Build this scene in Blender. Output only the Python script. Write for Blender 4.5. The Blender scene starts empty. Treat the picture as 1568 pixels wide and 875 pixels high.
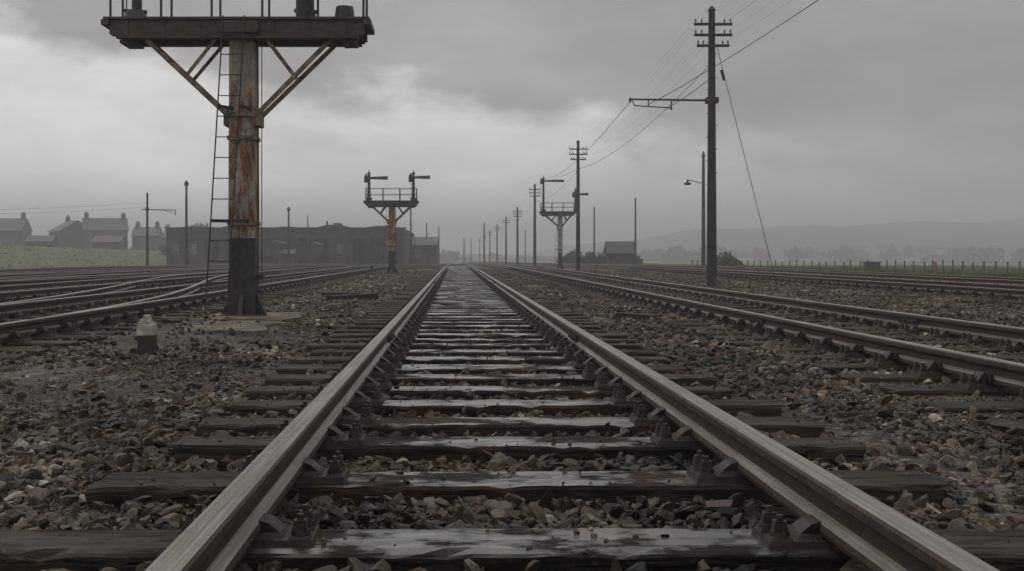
import bpy, math, random
import numpy as np
from mathutils import Vector, Matrix
random.seed(7); rng=np.random.default_rng(7)
S=bpy.context.scene
S.view_settings.view_transform='Standard'; S.view_settings.look='None'; S.view_settings.exposure=0

def sm(a,b,x):
    t=np.clip((np.asarray(x,float)-a)/(b-a),0,1); return t*t*(3-2*t)
def gz(X,Y):
    X=np.asarray(X,float);Y=np.asarray(Y,float)
    z=-0.004*np.clip(Y-60,0,400)
    z=z-0.35*sm(16.5,22,X)
    z=z+2.1*sm(-29,-47,X)*sm(60,105,Y)
    return z
def G(x,y): return float(gz(x,y))
XC=.215   # centre line of the main track

# ---------------- materials -----------------
def newmat(name):
    m=bpy.data.materials.new(name); m.use_nodes=True
    nt=m.node_tree; b=nt.nodes['Principled BSDF']; return m,nt,b
class N:
    def __init__(s,nt): s.nt=nt
    def n(s,t,**k):
        x=s.nt.nodes.new(t)
        for a,v in k.items(): setattr(x,a,v)
        return x
    def l(s,a,b): s.nt.links.new(a,b)
    def noise(s,vec,scale,detail=5,rough=.6):
        x=s.n('ShaderNodeTexNoise'); x.inputs['Scale'].default_value=scale; x.inputs['Detail'].default_value=detail; x.inputs['Roughness'].default_value=rough
        if vec is not None: s.l(vec,x.inputs['Vector'])
        return x.outputs['Fac']
    def ramp(s,fac,stops):
        r=s.n('ShaderNodeValToRGB'); e=r.color_ramp.elements
        while len(e)<len(stops): e.new(.5)
        for i,(p,c) in enumerate(stops):
            e[i].position=p; e[i].color=(c,c,c,1) if not hasattr(c,'__len__') else (*c,1)
        s.l(fac,r.inputs['Fac']); return r.outputs['Color']
    def mix(s,f,a,b,mode='MIX'):
        m=s.n('ShaderNodeMix',data_type='RGBA',blend_type=mode)
        for sock,v in ((m.inputs[0],f),(m.inputs[6],a),(m.inputs[7],b)):
            if isinstance(v,(int,float)): sock.default_value=v if sock.type=='VALUE' else (v,v,v,1)
            elif isinstance(v,tuple): sock.default_value=(*v,1)
            else: s.l(v,sock)
        return m.outputs[2]
    def math(s,op,a,b=0.0,c=0.0,clamp=False):
        m=s.n('ShaderNodeMath',operation=op); m.use_clamp=clamp
        for i,v in enumerate((a,b,c)):
            if isinstance(v,(int,float)): m.inputs[i].default_value=v
            else: s.l(v,m.inputs[i])
        return m.outputs[0]
    def mr(s,v,a,b,c=0.,d=1.,smooth=True):
        m=s.n('ShaderNodeMapRange'); m.interpolation_type='SMOOTHSTEP' if smooth else 'LINEAR'
        s.l(v,m.inputs['Value'])
        for k,q in zip(('From Min','From Max','To Min','To Max'),(a,b,c,d)): m.inputs[k].default_value=q
        return m.outputs['Result']
    def pos(s,sc=(1,1,1)):
        g=s.n('ShaderNodeNewGeometry'); mp=s.n('ShaderNodeMapping'); mp.inputs['Scale'].default_value=sc
        s.l(g.outputs['Position'],mp.inputs['Vector']); return mp.outputs['Vector']
    def bump(s,h,strength,dist,b):
        x=s.n('ShaderNodeBump'); x.inputs['Distance'].default_value=dist
        if isinstance(strength,(int,float)): x.inputs['Strength'].default_value=strength
        else: s.l(strength,x.inputs['Strength'])
        s.l(h,x.inputs['Height']); s.l(x.outputs['Normal'],b.inputs['Normal'])
def simple(name,c1,c2,scale=3,rough=.7,bump=.3,bd=.01,metal=0,sc=(1,1,1),r2=None):
    m,nt,b=newmat(name); k=N(nt); p=k.pos(sc)
    f=k.noise(p,scale,5,.65)
    k.l(k.ramp(f,[(.38,c1),(.62,c2)]),b.inputs['Base Color'])
    b.inputs['Metallic'].default_value=metal
    if r2 is None: b.inputs['Roughness'].default_value=rough
    else: k.l(k.ramp(f,[(.35,rough),(.65,r2)]),b.inputs['Roughness'])
    if bump: k.bump(k.noise(p,scale*4,3),bump,bd,b)
    return m
M={}
M['iron']=simple('rusty_iron',(.012,.011,.011),(.06,.038,.027),9,.55,.5,.01)
M['chair']=simple('cast_iron_chair_rust',(.008,.007,.006),(.040,.025,.017),16,.38,.7,.006,r2=.75)
M['pole']=simple('creosoted_timber_pole',(.022,.019,.016),(.060,.049,.040),6,.8,.5,.01,sc=(4,4,.4))
M['key']=simple('oak_key',(.012,.010,.008),(.042,.030,.022),20,.7,.4,.005)
M['wire']=simple('wire',(.02,.02,.02),(.03,.03,.03),3,.6,0)
M['brick']=simple('soot_brick',(.022,.018,.016),(.075,.056,.044),1.2,.85,.4,.02)
M['stonewall']=simple('dark_stone_wall',(.035,.032,.029),(.075,.067,.058),2,.85,.4,.02)
M['slate']=simple('slate_roof',(.03,.03,.031),(.055,.056,.058),1.5,.65,.4,.02,sc=(1,1,4))
M['dark']=simple('dark_interior',(.005,.005,.005),(.009,.009,.008),2,.8,0)
M['glass']=simple('dirty_glass',(.05,.055,.06),(.16,.17,.17),3,.25,0)
M['white']=simple('weathered_white_paint',(.16,.145,.12),(.55,.52,.46),16,.7,.6,.01)
M['black']=simple('black_tar_paint',(.010,.010,.010),(.034,.029,.025),13,.5,.5,.005)
M['insul']=simple('ceramic_insulator',(.05,.045,.04),(.13,.12,.11),20,.3,0)
M['conc']=simple('weathered_concrete',(.060,.048,.034),(.20,.165,.12),3.5,.85,1.0,.03)
M['hedge']=simple('hedge_foliage',(.018,.026,.012),(.05,.062,.028),.9,.8,0)
M['grassb']=simple('grass_blades',(.050,.075,.020),(.125,.16,.050),.35,.75,0)
M['armred']=simple('faded_signal_arm',(.04,.032,.03),(.09,.055,.045),7,.5,.2)
M['hill']=simple('hillside',(.035,.042,.03),(.06,.07,.048),.01,.9,0)
def sleeper_mat():
    m,nt,b=newmat('wet_sleeper_timber'); k=N(nt)
    g=k.noise(k.pos((1.0,16,16)),3.5,7,.72); p2=k.pos()
    crack=k.ramp(k.noise(k.pos((.9,20,10)),2.6,3,.5),[(.36,0.),(.43,1.)])
    big=k.noise(p2,1.9,4,.6); med=k.noise(p2,6,5,.68); spk=k.noise(p2,55,3,.7)
    geo=k.n('ShaderNodeNewGeometry'); s=k.n('ShaderNodeSeparateXYZ'); k.l(geo.outputs['Position'],s.inputs[0])
    sn=k.n('ShaderNodeSeparateXYZ'); k.l(geo.outputs['Normal'],sn.inputs[0])
    up=k.mr(sn.outputs['Z'],.75,.95)
    four=k.mr(k.math('ABSOLUTE',k.math('SUBTRACT',s.outputs['X'],XC)),.60,.95,1.,0.)
    c=k.ramp(g,[(.36,(.006,.0052,.0045)),(.5,(.020,.0155,.0125)),(.64,(.052,.040,.031))])
    c=k.mix(k.ramp(k.math('ADD',k.math('MULTIPLY',med,.5),k.math('MULTIPLY',big,.5)),[(.51,0.),(.58,.75)]),c,(.070,.038,.021))
    dry=k.math('MULTIPLY',k.math('SUBTRACT',1.,four),.5)
    c=k.mix(dry,c,k.ramp(g,[(.36,(.020,.016,.013)),(.62,(.10,.082,.064))]))
    c=k.mix(k.ramp(spk,[(.62,0.),(.72,.5)]),c,(.12,.10,.08))
    c=k.mix(1.0,c,k.math('ADD',.35,k.math('MULTIPLY',crack,.65)),'MULTIPLY')
    k.l(c,b.inputs['Base Color'])
    w=k.noise(k.pos((1,1.7,1)),2.3,7,.68)
    wet=k.math('MULTIPLY',k.math('MULTIPLY',k.ramp(w,[(.45,0.),(.52,1.)]),up),k.math('ADD',.10,k.math('MULTIPLY',four,.90)))
    k.l(k.mr(wet,0,1,.66,.22,False),b.inputs['Roughness'])
    k.l(k.mr(wet,0,1,.12,.85,False),b.inputs['Specular IOR Level'])
    k.l(k.math('MULTIPLY',wet,.7),b.inputs['Coat Weight']); b.inputs['Coat Roughness'].default_value=.16; b.inputs['Coat IOR'].default_value=1.55
    h=k.math('ADD',k.math('ADD',g,k.math('MULTIPLY',med,.8)),k.math('MULTIPLY',crack,.6))
    k.bump(h,k.mr(wet,0,1,.9,.14,False),.02,b); return m
M['sleeper']=sleeper_mat()
def rail_mat():
    m,nt,b=newmat('rail_steel'); k=N(nt)
    g=k.n('ShaderNodeNewGeometry'); s=k.n('ShaderNodeSeparateXYZ'); k.l(g.outputs['Normal'],s.inputs[0])
    up=k.mr(s.outputs['Z'],.45,.93)
    streak=k.noise(k.pos((45,.6,45)),2,6,.75); bl=k.noise(k.pos(),22,5,.7); big=k.noise(k.pos((3,.8,3)),2,3)
    top=k.ramp(streak,[(.34,(.12,.105,.092)),(.5,(.25,.228,.205)),(.66,(.42,.39,.36))])
    top=k.mix(k.ramp(big,[(.45,0.),(.6,.55)]),top,(.15,.108,.078))
    side=k.ramp(bl,[(.32,(.012,.008,.006)),(.55,(.048,.028,.018)),(.75,(.105,.062,.038))])
    k.l(k.mix(up,side,top),b.inputs['Base Color'])
    k.l(k.math('MULTIPLY',up,.6),b.inputs['Metallic'])
    k.l(k.math('ADD',k.math('MULTIPLY',up,-.34),k.math('ADD',.58,k.math('MULTIPLY',bl,.22))),b.inputs['Roughness'])
    k.bump(k.math('ADD',bl,streak),.5,.003,b); return m
M['rail']=rail_mat()
def rock_mat():
    m,nt,b=newmat('ballast_stone'); k=N(nt)
    o=k.n('ShaderNodeObjectInfo'); p=k.pos()
    c=k.ramp(o.outputs['Random'],[(0,(.012,.010,.009)),(.3,(.040,.030,.022)),(.55,(.078,.057,.040)),(.8,(.100,.077,.057)),(.92,(.15,.128,.102)),(1,(.30,.27,.225))])
    v=k.ramp(k.noise(p,.9,3,.6),[(.37,.30),(.5,.85),(.62,1.9)])
    c=k.mix(1.0,c,v,'MULTIPLY')
    c=k.mix(k.ramp(k.noise(p,2.3,2,.5),[(.46,0.),(.62,.55)]),c,(.085,.048,.026))
    fn=k.noise(p,60,3,.7)
    c=k.mix(1.0,c,k.ramp(fn,[(.3,.5),(.7,1.5)]),'MULTIPLY')
    geo=k.n('ShaderNodeNewGeometry'); s=k.n('ShaderNodeSeparateXYZ'); k.l(geo.outputs['Position'],s.inputs[0])
    mid=k.mr(k.math('ABSOLUTE',k.math('SUBTRACT',s.outputs['X'],XC)),.8,1.6,.70,1.0)
    c=k.mix(1.0,c,mid,'MULTIPLY')
    k.l(c,b.inputs['Base Color']); b.inputs['Roughness'].default_value=.62; b.inputs['Specular IOR Level'].default_value=.35
    k.bump(fn,.6,.006,b); return m
M['rock']=rock_mat()
def ground_mat():
    m,nt,b=newmat('ballast_and_grass_ground'); k=N(nt); p=k.pos()
    g=k.n('ShaderNodeNewGeometry'); s=k.n('ShaderNodeSeparateXYZ'); k.l(g.outputs['Position'],s.inputs[0])
    vo=k.n('ShaderNodeTexVoronoi'); vo.inputs['Scale'].default_value=24; k.l(p,vo.inputs['Vector'])
    bw=k.n('ShaderNodeSeparateColor'); k.l(vo.outputs['Color'],bw.inputs[0])
    c=k.ramp(bw.outputs[0],[(0,(.018,.015,.012)),(.5,(.040,.032,.025)),(.85,(.074,.059,.045)),(1,(.145,.125,.10))])
    c=k.mix(1.0,c,k.ramp(k.noise(p,.8,4,.6),[(.36,.42),(.5,.95),(.64,1.6)]),'MULTIPLY')
    c=k.mix(1.0,c,k.ramp(k.noise(k.pos((1,.35,1)),.22,3,.6),[(.35,.7),(.65,1.25)]),'MULTIPLY')
    gr=k.ramp(k.noise(p,.35,5,.7),[(.35,(.050,.070,.020)),(.5,(.085,.11,.035)),(.65,(.13,.145,.055))])
    gr=k.mix(k.ramp(k.noise(k.pos((.02,.05,1)),1,2,.5),[(.45,0.),(.6,.3)]),gr,(.065,.060,.032))
    wob=k.math('MULTIPLY',k.math('SUBTRACT',k.noise(p,.4,3),.5),5.)
    xr=k.mr(k.math('ADD',s.outputs['X'],wob),15.6,17.)
    xl=k.mr(k.math('ADD',s.outputs['X'],wob),-22,-27)
    far=k.mr(s.outputs['Y'],230,320)
    msk=k.math('MAXIMUM',k.math('MAXIMUM',xr,xl),far)
    weeds=k.math('MULTIPLY',k.ramp(k.noise(p,.5,4,.65),[(.55,0.),(.64,1.)]),k.mr(s.outputs['Y'],14,35,0,.5))
    msk=k.math('MAXIMUM',msk,weeds)
    k.l(k.mix(msk,c,gr),b.inputs['Base Color']); b.inputs['Roughness'].default_value=.8
    k.bump(k.math('ADD',k.math('MULTIPLY',vo.outputs['Distance'],-1.2),k.noise(p,9,4)),.8,.03,b)
    return m
M['ground']=ground_mat()
def post_mat():
    m,nt,b=newmat('peeling_cream_paint_on_rust'); k=N(nt)
    g=k.n('ShaderNodeNewGeometry'); s=k.n('ShaderNodeSeparateXYZ'); k.l(g.outputs['Position'],s.inputs[0])
    n1=k.noise(k.pos((1,1,.30)),7,6,.7); n2=k.noise(k.pos(),24,5,.7)
    zf=k.mr(s.outputs['Z'],2.7,3.2,-.08,-.22)
    f=k.ramp(k.math('ADD',k.math('ADD',n1,zf),k.math('MULTIPLY',n2,.22)),[(.52,0.),(.56,1.)])
    cream=k.ramp(n2,[(.3,(.24,.205,.155)),(.7,(.50,.45,.36))])
    rust=k.ramp(n2,[(.3,(.08,.030,.014)),(.55,(.25,.095,.038)),(.75,(.42,.20,.09))])
    c=k.mix(f,cream,rust)
    soot=k.ramp(k.noise(k.pos((2,2,.5)),2.5,4,.6),[(.42,.6),(.58,1.)])
    k.l(k.mix(1.0,c,soot,'MULTIPLY'),b.inputs['Base Color']); b.inputs['Roughness'].default_value=.7
    k.bump(k.math('ADD',f,n2),.4,.006,b); return m
M['post']=post_mat()
M['strut']=simple('rust_stained_strut',(.055,.033,.022),(.27,.19,.125),9,.7,.4,.005)
M['plate']=simple('platform_girder_paint',(.010,.009,.009),(.070,.044,.027),5,.5,.5,.006,sc=(1,1,3))

# --------------- mesh builder ----------------
class MB:
    def __init__(s): s.v=[];s.f=[];s.m=[]
    def add(s,vs,fs,mi=0):
        o=len(s.v); s.v.extend([tuple(map(float,p)) for p in vs]); s.f.extend([tuple(i+o for i in f) for f in fs]); s.m.extend([mi]*len(fs))
    def box(s,x0,x1,y0,y1,z0,z1,mi=0,t=0):
        vs=[(x0,y0,z0),(x1,y0,z0),(x1,y1,z0),(x0,y1,z0),(x0+t,y0+t,z1),(x1-t,y0+t,z1),(x1-t,y1-t,z1),(x0+t,y1-t,z1)]
        s.add(vs,[(0,3,2,1),(4,5,6,7),(0,1,5,4),(1,2,6,5),(2,3,7,6),(3,0,4,7)],mi)
    def beam(s,a,b,w,h=None,mi=0):
        h=h or w; a=Vector(a);b=Vector(b); d=(b-a).normalized()
        up=Vector((0,0,1)) if abs(d.z)<.95 else Vector((0,1,0))
        r=d.cross(up).normalized(); u=r.cross(d)
        vs=[p+r*sx*w/2+u*sz*h/2 for p in (a,b) for sx,sz in ((-1,-1),(1,-1),(1,1),(-1,1))]
        s.add(vs,[(0,1,2,3),(7,6,5,4),(0,4,5,1),(1,5,6,2),(2,6,7,3),(3,7,4,0)],mi)
    def cyl(s,a,b,r1,r2=None,n=10,mi=0):
        r2=r1 if r2 is None else r2; a=Vector(a);b=Vector(b); d=(b-a).normalized()
        up=Vector((0,0,1)) if abs(d.z)<.95 else Vector((0,1,0))
        r=d.cross(up).normalized(); u=r.cross(d); vs=[]
        for p,q in ((a,r1),(b,r2)):
            for i in range(n):
                t=2*math.pi*i/n; vs.append(p+r*math.cos(t)*q+u*math.sin(t)*q)
        fs=[(i,(i+1)%n,n+(i+1)%n,n+i) for i in range(n)]+[tuple(range(n))[::-1],tuple(range(n,2*n))]
        s.add(vs,fs,mi)
    def prism(s,poly,y0,y1,mi=0,axis='y'):
        n=len(poly)
        P=(lambda a,z,t:(a,t,z)) if axis=='y' else (lambda a,z,t:(t,a,z))
        vs=[P(a,z,y0) for a,z in poly]+[P(a,z,y1) for a,z in poly]
        s.add(vs,[tuple(range(n)),tuple(range(n,2*n))[::-1]]+[(i,n+i,n+(i+1)%n,(i+1)%n) for i in range(n)],mi)
    def build(s,name,mats,parent=None,bevel=0,smooth=False,loc=None):
        me=bpy.data.meshes.new(name); me.from_pydata(s.v,[],s.f); me.update()
        for m in mats: me.materials.append(m)
        me.polygons.foreach_set('material_index',s.m)
        if smooth: me.polygons.foreach_set('use_smooth',[True]*len(s.f))
        import bmesh
        bm=bmesh.new(); bm.from_mesh(me); bmesh.ops.recalc_face_normals(bm,faces=bm.faces[:]); bm.to_mesh(me); bm.free()
        o=bpy.data.objects.new(name,me); S.collection.objects.link(o)
        if parent: o.parent=parent
        if loc: o.location=loc
        if bevel:
            q=o.modifiers.new('b','BEVEL'); q.width=bevel; q.segments=2; q.limit_method='ANGLE'
        return o
def npmesh(name,V,F,mats,parent=None,smooth=False,fm=None):
    me=bpy.data.meshes.new(name); V=np.asarray(V,np.float32); F=np.asarray(F,np.int32)
    me.vertices.add(len(V)); me.vertices.foreach_set('co',V.ravel())
    k=F.shape[1]; me.loops.add(F.size); me.loops.foreach_set('vertex_index',F.ravel())
    me.polygons.add(len(F)); me.polygons.foreach_set('loop_start',np.arange(len(F),dtype=np.int32)*k)
    me.polygons.foreach_set('loop_total',np.full(len(F),k,np.int32))
    me.polygons.foreach_set('use_smooth',np.full(len(F),smooth,bool))
    for m in mats: me.materials.append(m)
    if fm is not None: me.polygons.foreach_set('material_index',fm)
    me.update(calc_edges=True); me.validate()
    o=bpy.data.objects.new(name,me); S.collection.objects.link(o)
    if parent: o.parent=parent
    return o
def empty(name,loc=(0,0,0),rz=0):
    e=bpy.data.objects.new(name,None); e.location=loc; e.rotation_euler=(0,0,rz); e.empty_display_size=.3; S.collection.objects.link(e); return e

# --------------- ground ----------------------
def axis(lo,hi,step,grow,end_lo,end_hi):
    a=list(np.arange(lo,hi+1e-6,step)); s=step; x=hi
    while x<end_hi: s*=grow; x+=s; a.append(x)
    s=step; x=lo; b=[]
    while x>end_lo: s*=grow; x-=s; b.append(x)
    return np.array(b[::-1]+a)
xs=axis(-50,50,.5,1.12,-2500,2500); ys=axis(-6,70,.5,1.06,-300,3000)
def lump(X,Y): return (np.sin(X*1.7+Y*.6)+np.sin(Y*1.3-X*.8+2)+np.sin(X*3.1+1.)*np.sin(Y*2.7))*.33
SIDE=(3.76,10.3,14.,-4.6,-7.9,-11.4,-15.0,-19.0)
def amp(X):
    a=np.ones_like(X)*.05
    for c in (XC,)+SIDE: a*=sm(1.25,1.75,np.abs(X-c))*.999+.001
    return a
def bh(X):   # side tracks are boxed in with ballast
    a=np.zeros_like(X)
    for c in SIDE: a=np.maximum(a,.042*(1-sm(1.35,1.95,np.abs(X-c))))
    return a
def surf(X,Y): return gz(X,Y)+lump(X,Y)*amp(X)+bh(X)*(1-sm(70,100,Y))
XX,YY=np.meshgrid(xs,ys); ZZ=surf(XX,YY)
V=np.stack([XX,YY,ZZ],-1).reshape(-1,3); nx=len(xs);ny=len(ys)
i=np.arange(ny-1)[:,None]*nx+np.arange(nx-1)[None,:]; i=i.ravel()
npmesh('ground',V,np.stack([i,i+1,i+nx+1,i+nx],1),[M['ground']],smooth=True)

# --------------- tracks ----------------------
prof=[(-.036,.0),(.036,.0),(.039,.012),(.036,.028),(.011,.046),(.009,.080),(.032,.095),(.038,.103),(.038,.124),(.033,.132),(.019,.136),(-.019,.136),(-.033,.132),(-.038,.124),(-.038,.103),(-.032,.095),(-.009,.080),(-.011,.046),(-.036,.028),(-.039,.012)]
ST=.07; RB=.10
def rail_mesh(xf,y0,y1,off):
    Y=list(np.arange(y0,min(y1,120),2.0))
    while Y[-1]<y1: Y.append(Y[-1]+6)
    Y=np.array(Y); n=len(prof); P=np.array(prof)
    X=np.array([xf(y) for y in Y])+off; Z=gz(X*0+0,Y)+RB
    V=np.zeros((len(Y),n,3)); V[:,:,0]=X[:,None]+P[None,:,0]; V[:,:,1]=Y[:,None]; V[:,:,2]=Z[:,None]+P[None,:,1]
    a=np.arange(len(Y)-1)[:,None]*n; j=np.arange(n)[None,:]; jn=(j+1)%n
    F=np.stack([(a+j).ravel(),(a+jn).ravel(),(a+n+jn).ravel(),(a+n+j).ravel()],1)
    return V.reshape(-1,3),F
def cat(L):
    o=0;VV=[];FF=[]
    for v,f in L: VV.append(v);FF.append(f+o);o+=len(v)
    return np.concatenate(VV),np.concatenate(FF)
# chair geometry (outer side +x)
def chair_geo():
    b=MB()
    b.box(-.18,.18,-.085,.085,0,.022,0,.006)
    b.box(-.100,.115,-.060,.060,.022,.034,0,.010)
    b.prism([(-.088,.033),(-.042,.033),(-.036,.036),(-.024,.056),(-.034,.064),(-.060,.056)],-.042,.042)
    b.prism([(.118,.034),(.050,.034),(.064,.055),(.064,.092),(.076,.096),(.092,.078)],-.048,.048)
    for y in (-.043,.043): b.prism([(.135,.03),(.09,.03),(.086,.078)],y-.008,y+.008)
    for sx in (-1,1):
        for sy in (-1,1):
            x=sx*.142;y=sy*.050
            b.box(x-.029,x+.029,y-.029,y+.029,.020,.031,0,.005)
            b.cyl((x,y,.031),(x,y,.043),.026,.024,10); b.box(x-.018,x+.018,y-.018,y+.018,.043,.069,0,.003); b.cyl((x,y,.069),(x,y,.084),.010,.009,7)
    b.box(.036,.061,-.085,.10,.052,.090,1,.004)
    return b
cg=chair_geo()
tri=[];tm=[]
for f,mi in zip(cg.f,cg.m):
    for q in range(1,len(f)-1): tri.append((f[0],f[q],f[q+1])); tm.append(mi)
CV=np.array(cg.v);CF=np.array(tri);CM=np.array(tm)
def sleeper_geo(xc,yc,z,L=2.70,w=.26,seg=14,rough=1.0,ang=0.):
    xs_=np.linspace(-L/2,L/2,seg+1)
    c=.010
    pr=np.array([(-w/2,-.08),(-w/2,.0),(-w/2,ST-c),(-w/2+c,ST)]+[(-w/2+w*t,ST) for t in (.18,.34,.5,.66,.82)]+[(w/2-c,ST),(w/2,ST-c),(w/2,-.08)])
    n=len(pr); V=np.zeros((seg+1,n,3)); V[:,:,0]=xs_[:,None]; V[:,:,1]=pr[None,:,0]; V[:,:,2]=pr[None,:,1]
    ridge=rng.normal(0,.0016*rough,(1,n)); V[:,:,2]+=ridge; V[:,:,2]+=rng.normal(0,.0010*rough,(seg+1,n))
    wob=np.cumsum(rng.normal(0,.0022*rough,(seg+1,2)),0); wob-=wob.mean(0)
    V[:,:4,1]+=wob[:,:1]; V[:,8:,1]+=wob[:,1:]
    V[:,2:4,1]+=(rng.random((seg+1,1))<.16)*rng.uniform(.004,.018,(seg+1,1))*rough
    V[:,2:4,2]-=(rng.random((seg+1,1))<.16)*rng.uniform(.004,.014,(seg+1,1))*rough
    V[0,:,0]+=rng.normal(0,.012,n);V[-1,:,0]+=rng.normal(0,.012,n)
    ca,sa=math.cos(ang),math.sin(ang); x=V[:,:,0]*ca-V[:,:,1]*sa; y=V[:,:,0]*sa+V[:,:,1]*ca
    V[:,:,0]=x+xc;V[:,:,1]=y+yc;V[:,:,2]+=z
    a=np.arange(seg)[:,None]*n; j=np.arange(n-1)[None,:]
    F=np.stack([(a+j).ravel(),(a+j+1).ravel(),(a+n+j+1).ravel(),(a+n+j).ravel()],1)
    e=seg*n; caps=[]
    for q in range(n//2-1):
        caps.append([q,n-1-q,n-2-q,q+1]); caps.append([e+q,e+q+1,e+n-2-q,e+n-1-q])
    return V.reshape(-1,3),np.concatenate([F,np.array(caps)])
main_sl=[-2.6,-1.9,-1.25,-.6,.1,.85,1.55,2.2,2.88,3.69,4.41,4.97,5.58,6.23,6.83,7.45]
while main_sl[-1]<250: main_sl.append(main_sl[-1]+.62+random.uniform(-.03,.03))
sleepers_xy=[]
def track(name,xf,y0,y1,sl=None,sleep=True,fine=60):
    e=empty(name)
    R=[rail_mesh(xf,y0,y1,o) for o in (-.752,.752)]
    V,F=cat(R); npmesh('rails',V,F,[M['rail']],e)
    if not sleep: return e
    if sl is None:
        sl=[];y=y0
        while y<min(y1,250): sl.append(y); y+=.66+random.uniform(-.03,.03)
    SL=[];CVs=[];CFs=[];CMs=[];o=0
    for y in sl:
        x=xf(y)+random.uniform(-.05,.05); z=G(0,y)+random.uniform(-.005,.004)
        near=y<25
        SL.append(sleeper_geo(x,y,z,2.72+random.uniform(-.08,.08),.255+random.uniform(-.025,.02),44 if y<12 else (16 if near else 3),1 if near else .5,random.uniform(-.014,.014)))
        sleepers_xy.append((x,y))
        if y<fine:
            for sgn in (-1,1):
                W=CV.copy(); W[:,0]*=sgn; W[:,0]+=xf(y)+sgn*.752; W[:,1]+=y+random.uniform(-.01,.01); W[:,2]+=G(0,y)+ST-.002
                f=CF if sgn>0 else CF[:,::-1]
                CVs.append(W);CFs.append(f+o);CMs.append(CM);o+=len(W)
    V,F=cat(SL); npmesh('sleepers',V,F,[M['sleeper']],e)
    if CVs: npmesh('rail_chairs',np.concatenate(CVs),np.concatenate(CFs),[M['chair'],M['key']],e,fm=np.concatenate(CMs))
    fp=MB()
    for y in ((8.85,27,45) if abs(xf(0))<.3 else (11,29,47)):
        if y<y0: continue
        for o_ in (-.752,.752):
            for sd in (-1,1):
                x=xf(y)+o_+sd*.02; z=G(0,y)+RB
                fp.box(x-.011,x+.011,y-.23,y+.23,z+.035,z+.09)
                for q in (-.16,-.06,.06,.16): fp.cyl((x,y+q,z+.062),(x+sd*.03,y+q,z+.062),.014,.013,6)
    if fp.v: fp.build('fishplates',[M['chair']],e)
    return e
track('railway_track',lambda y:XC,-3,420,main_sl)
track('railway_track',lambda y:3.76,-3,420)
track('railway_track',lambda y:10.3-3.2*float(sm(60,170,y)),2,420)
track('railway_track',lambda y:14.0-3.2*float(sm(60,170,y)),2,420,fine=40)
track('railway_track',lambda y:-4.6+(4.6+XC)*float(sm(56,110,y)),-3,110)
track('railway_track',lambda y:-7.9,-3,119,fine=45)
track('railway_track',lambda y:-11.4,2,119,fine=40)
track('railway_track',lambda y:-15.0,2,119,fine=35)
track('railway_track',lambda y:-19.0,2,119,fine=30)
track('railway_crossover',lambda y:-4.6-3.3*float(sm(10,38,y)),10,38,sleep=False)
track('railway_crossover',lambda y:-11.4+3.5*float(sm(20,48,y)),20,48,sleep=False)
track('railway_crossover',lambda y:-15.0+3.6*float(sm(26,58,y)),26,58,sleep=False)

# --------------- ballast ----------------------
def ico_rock(i):
    import bmesh
    bm=bmesh.new(); bmesh.ops.create_icosphere(bm,subdivisions=2,radius=1)
    r=np.random.default_rng(100+i); pl=[(Vector(r.normal(size=3)).normalized(),r.uniform(.30,.72)) for _ in range(9)]
    sc=Vector((r.uniform(1.1,1.8),r.uniform(.8,1.25),r.uniform(.6,1.0)))
    for v in bm.verts:
        for n,d in pl:
            t=v.co.dot(n)
            if t>d: v.co-=n*(t-d)
        v.co=Vector((v.co.x*sc.x,v.co.y*sc.y,v.co.z*sc.z))+Vector(r.normal(0,.03,3))
    me=bpy.data.meshes.new('stone'); bm.to_mesh(me); bm.free(); me.materials.append(M['rock'])
    return bpy.data.objects.new('stone_shape',me)
rock_coll=bpy.data.collections.new('stone_shapes')
for i in range(16): rock_coll.objects.link(ico_rock(i))
def scatter(name,P,R,Sc,idx,coll):
    me=bpy.data.meshes.new(name); me.vertices.add(len(P)); me.vertices.foreach_set('co',np.asarray(P,np.float32).ravel())
    for nm,ty,key,d in (('rot','FLOAT_VECTOR','vector',R),('scl','FLOAT_VECTOR','vector',Sc)):
        a=me.attributes.new(nm,ty,'POINT'); a.data.foreach_set(key,np.asarray(d,np.float32).ravel())
    a=me.attributes.new('idx','INT','POINT'); a.data.foreach_set('value',np.asarray(idx,np.int32))
    o=bpy.data.objects.new(name,me); S.collection.objects.link(o)
    ng=bpy.data.node_groups.new(name,'GeometryNodeTree')
    ng.interface.new_socket('Geometry',in_out='INPUT',socket_type='NodeSocketGeometry')
    ng.interface.new_socket('Geometry',in_out='OUTPUT',socket_type='NodeSocketGeometry')
    n=ng.nodes; gi=n.new('NodeGroupInput'); go=n.new('NodeGroupOutput'); ip=n.new('GeometryNodeInstanceOnPoints')
    ci=n.new('GeometryNodeCollectionInfo'); ci.inputs['Collection'].default_value=coll; ci.inputs['Separate Children'].default_value=True; ci.inputs['Reset Children'].default_value=True
    def na(nm,t):
        x=n.new('GeometryNodeInputNamedAttribute'); x.data_type=t; x.inputs['Name'].default_value=nm
        return [s for s in x.outputs if s.enabled and s.name=='Attribute'][0]
    er=n.new('FunctionNodeEulerToRotation'); l=ng.links.new
    l(gi.outputs[0],ip.inputs['Points']); l(ci.outputs[0],ip.inputs['Instance']); ip.inputs['Pick Instance'].default_value=True
    l(na('idx','INT'),ip.inputs['Instance Index']); l(na('rot','FLOAT_VECTOR'),er.inputs[0]); l(er.outputs[0],ip.inputs['Rotation'])
    l(na('scl','FLOAT_VECTOR'),ip.inputs['Scale']); l(ip.outputs[0],go.inputs[0])
    md=o.modifiers.new('gn','NODES'); md.node_group=ng
    return o
def patch(x,y): # ash patches
    v=np.sin(x*.9+1.3)+np.sin(y*.55+x*.4)+np.sin(y*1.3-x*1.1+.7)*.7+np.sin(x*2.3+y*.9)*.4
    v=v-3.0*np.exp(-((x+2.55)/.9)**2-((y-7.0)/.9)**2)
    return v
PP=[];SS=[]
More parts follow.
